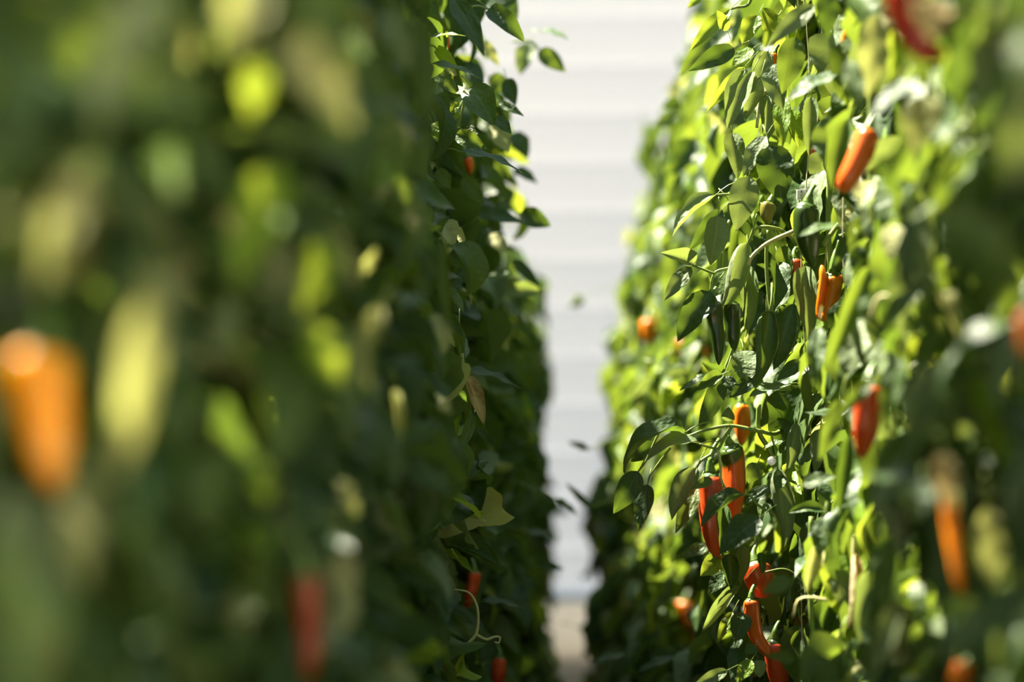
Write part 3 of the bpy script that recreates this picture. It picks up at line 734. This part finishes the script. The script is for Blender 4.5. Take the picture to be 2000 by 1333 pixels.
# curled dry leaf hanging in the sharp strip of the left row, torn brown blade on the right
for (bx, by, tx, ty, d, w, sh) in ((912, 735, 946, 832, 3.97, 30, 'cup'), (1672, 1080, 1655, 1230, 3.45, 26, 'rolled'), (1790, 800, 1782, 780, 3.2, 14, 'cup'), (470, 420, 468, 470, 1.95, 40, 'broad'), (1842, 885, 1846, 1000, 2.35, 44, 'flat'), (1808, -5, 1822, 82, 2.3, 60, 'broad')):
    B, T = at(bx, by, d), at(tx, ty, d - 0.02)
    p = plant_for(B)
    o = link(bpy.data.objects.new('leaf', LEAFMESH[sh, 'dry']))
    o.parent = p['o']; o.matrix_parent_inverse = Matrix.Translation(-p['o'].location)
    o.matrix_basis = leaf_matrix(B, T, (0.3, -1, 0.3), (w / math.hypot(tx - bx, ty - by)) / (SHAPES[sh][2] * (0.45 if sh == 'rolled' else 0.8)), 0.7)
    o['label'] = 'dry straw-coloured leaf'
    heroes.append((bx, by, tx, ty, d, w * 0.5, 'dry', (B + T) / 2))

# white blossoms
def blossom(px, py, d, r, label):
    c = at(px, py, d)
    root = empty('pepper_flower', c)
    out = (Vector((0, 0, CAM_H)) - c).normalized() + Vector((0, 0, -0.3)); out.normalize()
    a = out.cross(Vector((0, 0, 1))).normalized(); b = out.cross(a)
    for k in range(6):
        th = 2 * math.pi * k / 6 + 0.3
        dr = a * math.cos(th) + b * math.sin(th); sd = out.cross(dr)
        vs = [c, c + dr * r * 0.5 + sd * r * 0.28 + out * r * 0.12, c + dr * r * 0.55 + out * r * 0.06, c + dr * r * 0.5 - sd * r * 0.28 + out * r * 0.12, c + dr * r - out * r * 0.15]
        child('petal', mesh_from('petal', vs, [(0, 1, 2), (0, 2, 3), (1, 4, 2), (2, 4, 3)], [M_PETAL]), root)
    v, f = tube([c, c + out * r * 0.3, c + out * r * 0.45], [r * 0.14, r * 0.16, r * 0.05], 6)
    child('anther', mesh_from('anther', v, f, [M_ANTHER]), root)
    v, f = tube([c, c - out * r * 0.6 + Vector((0, 0, r * 0.4)), c - out * r * 1.2 + Vector((0, 0, r * 0.6))], [r * 0.12, r * 0.08, r * 0.08], 6)
    child('stalk', mesh_from('flower_stalk', v, f, [M_STALK]), root)
    tag(root, label, 'flower', 'white blossoms')
    heroes.append((px - 12, py, px + 12, py, d, 12, 'flower', c))
blossom(906, 178, 3.97, 0.014, 'small white pepper blossom among leaves of the left row')
blossom(1788, 796, 3.2, 0.013, 'blurred white blossom in the right foreground')

# clips and strings
def square_clip(px, py, d):
    c = at(px, py, d)
    s = 9.5 / FPX * d
    root_v, root_f = [], []
    def bar(x0, x1, z0, z1):
        b0 = len(root_v)
        for x in (x0, x1):
            for y in (-0.0016, 0.0016):
                for z in (z0, z1):
                    sk = 0.16 * x
                    root_v.append(c + Vector((x * s, y, (z + sk) * s)))
        root_f.extend([tuple(b0 + q for q in f) for f in ((0, 1, 3, 2), (4, 6, 7, 5), (0, 4, 5, 1), (2, 3, 7, 6), (0, 2, 6, 4), (1, 5, 7, 3))])
    xs = [-1, -0.74, -0.44, -0.14, 0.22, 1]
    for i, x0 in enumerate(xs[:-1]):
        x1 = xs[i + 1]
        if i in (1, 3):
            for z0, z1 in ((-1, -0.62), (-0.2, 0.28), (0.74, 1)): bar(x0, x1, z0, z1)
        else: bar(x0, x1, -1, 1)
    me = mesh_from('square_clip', [v - c for v in root_v], root_f, [M_CLIP], smooth=False)
    o = link(bpy.data.objects.new('plant_clip', me)); o.location = c
    tag(o, 'small square white plastic clip with four holes on a string', 'clip')
    heroes.append((px - 10, py, px + 10, py, d, 12, 'clip', c))
square_clip(1565, 379, 3.98)
def round_clip(px, py, d):
    c = at(px, py, d); r = 8.5 / FPX * d
    vs, fs = [], []
    ax = (Vector((0, 0, CAM_H)) - c + Vector((0.8, 0, 0.6))).normalized()
    a = ax.cross(Vector((0, 0, 1))).normalized(); b = ax.cross(a)
    prof = [(0.0, 0.10), (0.35, 0.12), (0.42, 0.30), (0.85, 0.30), (1.0, 0.2), (1.0, -0.3), (0.0, -0.3)]
    m = 20
    for rr, h in prof:
        for k in range(m):
            th = 2 * math.pi * k / m
            vs.append((a * math.cos(th) + b * math.sin(th)) * r * max(rr, 0.01) + ax * r * h)
    for q in range(len(prof) - 1):
        for k in range(m):
            k2 = (k + 1) % m
            fs.append((q * m + k, q * m + k2, (q + 1) * m + k2, (q + 1) * m + k))
    o = link(bpy.data.objects.new('plant_clip', mesh_from('round_clip', vs, fs, [M_CLIP], smooth=False))); o.location = c
    tag(o, 'small round white clip beside the long red pepper pair', 'clip')
    heroes.append((px - 6, py, px + 6, py, d, 10, 'clip', c))
round_clip(1507, 901, 3.9)

for (px, d, lab) in ((1574, 4.0, 'thin pale string holding the square white clip'), (1613, 4.0, 'thin pale string next to the hooked orange pepper'), (1655, 3.75, 'thin pale string in the leaves under the slanting pepper')):
    c = at(px, 666, d)
    pts = [Vector((c.x + 0.008 * math.sin(k * 0.9 + px), c.y + 0.006 * math.cos(k * 1.3), 0.02 + 2.38 * k / 30)) for k in range(31)]
    v, f = tube(pts, 0.0011, 6)
    o = link(bpy.data.objects.new('support_string', mesh_from('support_string', [q - Vector((c.x, c.y, 0)) for q in v], f, [M_STRING]))); o.location = (c.x, c.y, 0)
    tag(o, lab, 'string', 'support strings')

# ------------------------------------------------------------------ the mass of leaves
def face_off(side, y, z):
    """distance of the row's leafy face from the aisle's centre line"""
    n = 0.045 * np.sin(y * 7.1 + z * 3.0 + side) + 0.035 * np.sin(z * 8.3 - y * 4.7 + 2 * side) + 0.025 * np.sin(y * 17.0 + z * 13.0)
    far = np.clip((y - 4.4) / 2.2, 0, 1)
    low = np.clip((0.55 - z) / 0.25, 0, 1) * np.clip((6.3 - y) / 1.0, 0, 1)
    if side > 0:
        b = 0.345 - 0.11 * far + (0.09 + 0.11 * far) * np.clip(z - 1.05, 0, 2) - 0.10 * far * np.clip(1.1 - z, 0, 0.6) - 0.07 * low
        return b + n
    a = np.interp(y, [1.0, 1.45, 1.6, 1.9, 2.6, 3.2, 4.0], [0.37, 0.32, 0.26, 0.195, 0.175, 0.195, 0.205]) + 0.03 * np.clip(z - 1.3, 0, 1) - 0.05 * far - 0.06 * far * np.clip(1.15 - z, 0, 0.7) - 0.07 * low * np.clip((y - 3) / 1.5, 0, 1)
    return a + n * np.interp(y, [1.2, 1.7, 3.2, 3.8], [0.8, 0.4, 0.4, 0.8])

hs = np.array([(h[0], h[1], h[2], h[3], h[4], h[5]) for h in heroes])
sun_np = np.array(SUN_TO)
LIT = np.array([tuple(h[7]) for h in heroes if h[6] in ('yellow', 'fruit', 'lime', 'pale', 'dry', 'clip') and (h[7].x > -0.02 or h[4] > 3.0 or h[6] != 'pale')])

def keep_mask(B, T, wid):
    """leave free the view onto what the photo shows in front, and the sun's way to it"""
    keep = np.ones(len(B), bool)
    for f in (0.0, 0.35, 0.7, 1.0):
        P = B + (T - B) * f
        px, py, d = project(P)
        lw = np.clip(wid * 0.42 * (1 - abs(f - 0.4)), 0, 1) / np.maximum(d, 0.1) * FPX
        ax, ay, bx, by, hd, hr = [hs[:, k][None, :] for k in range(6)]
        X, Y = px[:, None], py[:, None]
        vx, vy = bx - ax, by - ay
        t = np.clip(((X - ax) * vx + (Y - ay) * vy) / np.maximum(vx * vx + vy * vy, 1), 0, 1)
        dist = np.hypot(X - ax - t * vx, Y - ay - t * vy)
        blk = (dist < hr * 0.9 + lw[:, None]) & (d[:, None] < hd + 0.025)
        keep &= ~blk.any(1)
    return keep

def sun_mask(B, T, r=0.05):
    P = (B + T) * 0.5
    D = P[:, None, :] - LIT[None, :, :]
    t = D @ sun_np
    q = D - t[..., None] * sun_np
    return ~(((q ** 2).sum(2) < r * r) & (t > 0.03)).any(1)

SV, SF, SU, _ = leaf_shape(4, 2, 0.52, 0.9, 0.3, 0.0, 0.1, 0.3, petiole=False, seed=3)
SV = np.array([tuple(v) for v in SV]); SF = np.array(SF); SU = np.array(SU)
shape_names = list(SHAPES)
n_obj = 0
for p in PLANTS:
    side, py0 = p['side'], p['y']
    n = 2000 if side < 0 and py0 < 3.2 else 1600
    y = py0 + rng.uniform(-0.27, 0.27, n)
    z = rng.uniform(0.05, 2.35 if side > 0 else (2.62 if py0 < 3.2 else 2.05) - 0.72 * min(1.0, max(0.0, (py0 - 4.8) / 1.2)), n)  # left row: near tops raised unseen for shade, far tops lowered for sun
    depth = np.where(rng.random(n) < 0.55, rng.uniform(0.0, 0.16, n), rng.uniform(0.12, 0.46, n))
    top = np.clip((z - 1.75) / 0.4, 0, 1)
    depth = depth * (1 - 0.3 * top) + 0.06 * top
    x = side * (face_off(side, y, z) + depth)
    L = rng.uniform(0.075, 0.14, n) * np.where(depth > 0.16, 1.2, 1.0)
    yaw = rng.normal(0, 0.95, n)
    droop = rng.normal(0.95, 0.35, n) if side > 0 else rng.normal(0.55, 0.40, n)
    ox = -side * np.cos(yaw) * np.cos(droop); oy = np.sin(yaw) * np.cos(droop); oz = -np.sin(droop)
    dirv = np.stack([ox, oy, oz], 1)
    B = np.stack([x, y, z], 1); T = B + dirv * L[:, None]
    shift = dirv * (L * 0.5)[:, None]
    B = B - shift; T = T - shift
    wid = L * 0.5
    inner = depth > 0.30
    keep = keep_mask(B, T, wid)
    keep &= sun_mask(B, T, 0.045)
    keep &= T[:, 2] > 0.02
    # nothing grows into the lens or across the open aisle
    B, T, L, depth, dirv = B[keep], T[keep], L[keep], depth[keep], dirv[keep]
    nr = np.stack([-side * 0.55 + rng.normal(0, 0.5, len(B)), rng.normal(0, 0.5, len(B)) - 0.15, 0.75 + rng.normal(0, 0.35, len(B))], 1)
    pxm, pym, dm = project((B + T) * 0.5)
    lpx = L / np.maximum(dm, 0.3) * FPX
    inview = (dm > 0.6) & (pxm > -lpx) & (pxm < 2000 + lpx) & (pym > -lpx) & (pym < 1333 + lpx)
    score = np.where(inview, depth - 0.02 * rng.random(len(B)), 9.0)
    cap = 290 - p['n']
    order = np.argsort(score)
    lim = 0.15 if dm.mean() < 6 else 0.11
    sel = [i for i in order[:cap] if score[i] < lim]
    objset = np.zeros(len(B), bool); objset[sel] = True
    near_top = None
    for i in sel:
        r = random.random()
        if side > 0:
            colr = 'dark' if r < 0.36 else 'mid' if r < 0.72 else 'pale' if r < 0.90 else 'lime' if r < 0.975 else 'yellow'
            sh = random.choice(('flat', 'broad', 'folded', 'cup', 'rolled', 'arch', 'folded', 'back'))
        else:
            colr = 'dark' if r < 0.52 else 'mid' if r < 0.86 else 'pale' if r < 0.91 else 'lime' if r < 0.97 else 'yellow'
            sh = random.choice(('flat', 'broad', 'flat', 'cup', 'arch', 'hook', 'folded', 'back'))
        o = bpy.data.objects.new('leaf', LEAFMESH[sh, colr])
        COL.objects.link(o)
        o.parent = p['o']
        o.matrix_parent_inverse = Matrix.Translation(-p['o'].location)
        o.matrix_basis = leaf_matrix(B[i], T[i], nr[i], random.uniform(0.8, 1.15))
        n_obj += 1
    # the inner foliage nobody could count
    I = np.where(~objset)[0]
    Yv = T[I] - B[I]; LL = np.linalg.norm(Yv, axis=1, keepdims=True); Yn = Yv / LL
    Z = nr[I] - Yn * (nr[I] * Yn).sum(1, keepdims=True); Z /= np.linalg.norm(Z, axis=1, keepdims=True) + 1e-9
    Xn = np.cross(Yn, Z)
    V = B[I][:, None, :] + LL[:, None, :] * (SV[None, :, 0:1] * Xn[:, None, :] * 1.1 + SV[None, :, 1:2] * Yn[:, None, :] + SV[None, :, 2:3] * Z[:, None, :])
    nvv = len(SV)
    F = (SF[None] + (np.arange(len(I)) * nvv)[:, None, None]).reshape(-1, 4)
    me = bpy.data.meshes.new('inner_foliage')
    V = V.reshape(-1, 3)
    me.vertices.add(len(V)); me.vertices.foreach_set('co', V.ravel())
    me.loops.add(F.size); me.loops.foreach_set('vertex_index', F.ravel().astype(np.int32))
    me.polygons.add(len(F)); me.polygons.foreach_set('loop_start', np.arange(0, F.size, 4, dtype=np.int32))
    mats = ['dark', 'mid', 'dark', 'lime' if side > 0 else 'mid', 'pale']
    for mn in ('dark', 'mid', 'pale', 'lime'): me.materials.append(INNER[mn])
    mi = rng.choice(4, len(I), p=(0.45, 0.40, 0.07, 0.08))
    me.polygons.foreach_set('material_index', np.repeat(mi, len(SF)).astype(np.int32))
    me.polygons.foreach_set('use_smooth', np.ones(len(F), bool))
    me.update(calc_edges=True)
    ul = me.uv_layers.new(name='UVMap')
    ul.data.foreach_set('uv', SU[(F % nvv).ravel()].ravel())
    at2 = me.attributes.new('vary', 'FLOAT', 'POINT'); at2.data.foreach_set('value', np.repeat(rng.random(len(I)), nvv))
    me.validate()
    o = child('inner_foliage', me, p['o'])
    o['kind'] = 'stuff'
    # woody stems
    for s in range(3):
        sx = side * (0.40 + 0.07 * s) if side > 0 else side * (0.36 + 0.06 * s)
        sx *= 1.12
        sy = py0 + (s - 1) * 0.14 + random.uniform(-0.03, 0.03)
        fr = [Vector((side * (0.58 if side > 0 else 0.44), py0, 0.0))] + [Vector((sx + 0.02 * math.sin(k * 1.3 + s + py0), sy + 0.02 * math.cos(k * 1.9 + py0 * 3), 0.28 + 0.2 * k)) for k in range(10)]
        pts = spline(fr, 3)
        v, f = tube(pts, [0.009 - 0.006 * k / (len(pts) - 1) for k in range(len(pts))], 6)
        child('stem', mesh_from('stem', v, f, [M_STEM]), p['o'])
    # side shoots towards the aisle
    for s in range(9):
        zz = random.uniform(0.55, 1.75)
        yy = py0 + random.uniform(-0.22, 0.22)
        xf = side * (float(face_off(side, yy, zz)) + random.uniform(0.02, 0.08))
        st = Vector((side * (0.50 if side > 0 else 0.42), yy + random.uniform(-0.08, 0.08), zz - random.uniform(0.05, 0.15)))
        en = Vector((xf, yy, zz))
        md = (st + en) / 2 + Vector((0, 0, 0.03))
        pts = spline([st, md, en, en + Vector((-side * 0.015, 0.01, -0.03))], 4)
        B1 = np.array([tuple(pts[0])]); T1 = np.array([tuple(pts[-1])])
        if not keep_mask(B1, T1, np.array([0.02]))[0]: continue
        v, f = tube(pts, [0.0036 - 0.002 * k / (len(pts) - 1) for k in range(len(pts))], 5)
        child('twig', mesh_from('twig', v, f, [M_STEM if random.random() < 0.75 else M_STEM_PALE]), p['o'])
print('leaf objects', n_obj)
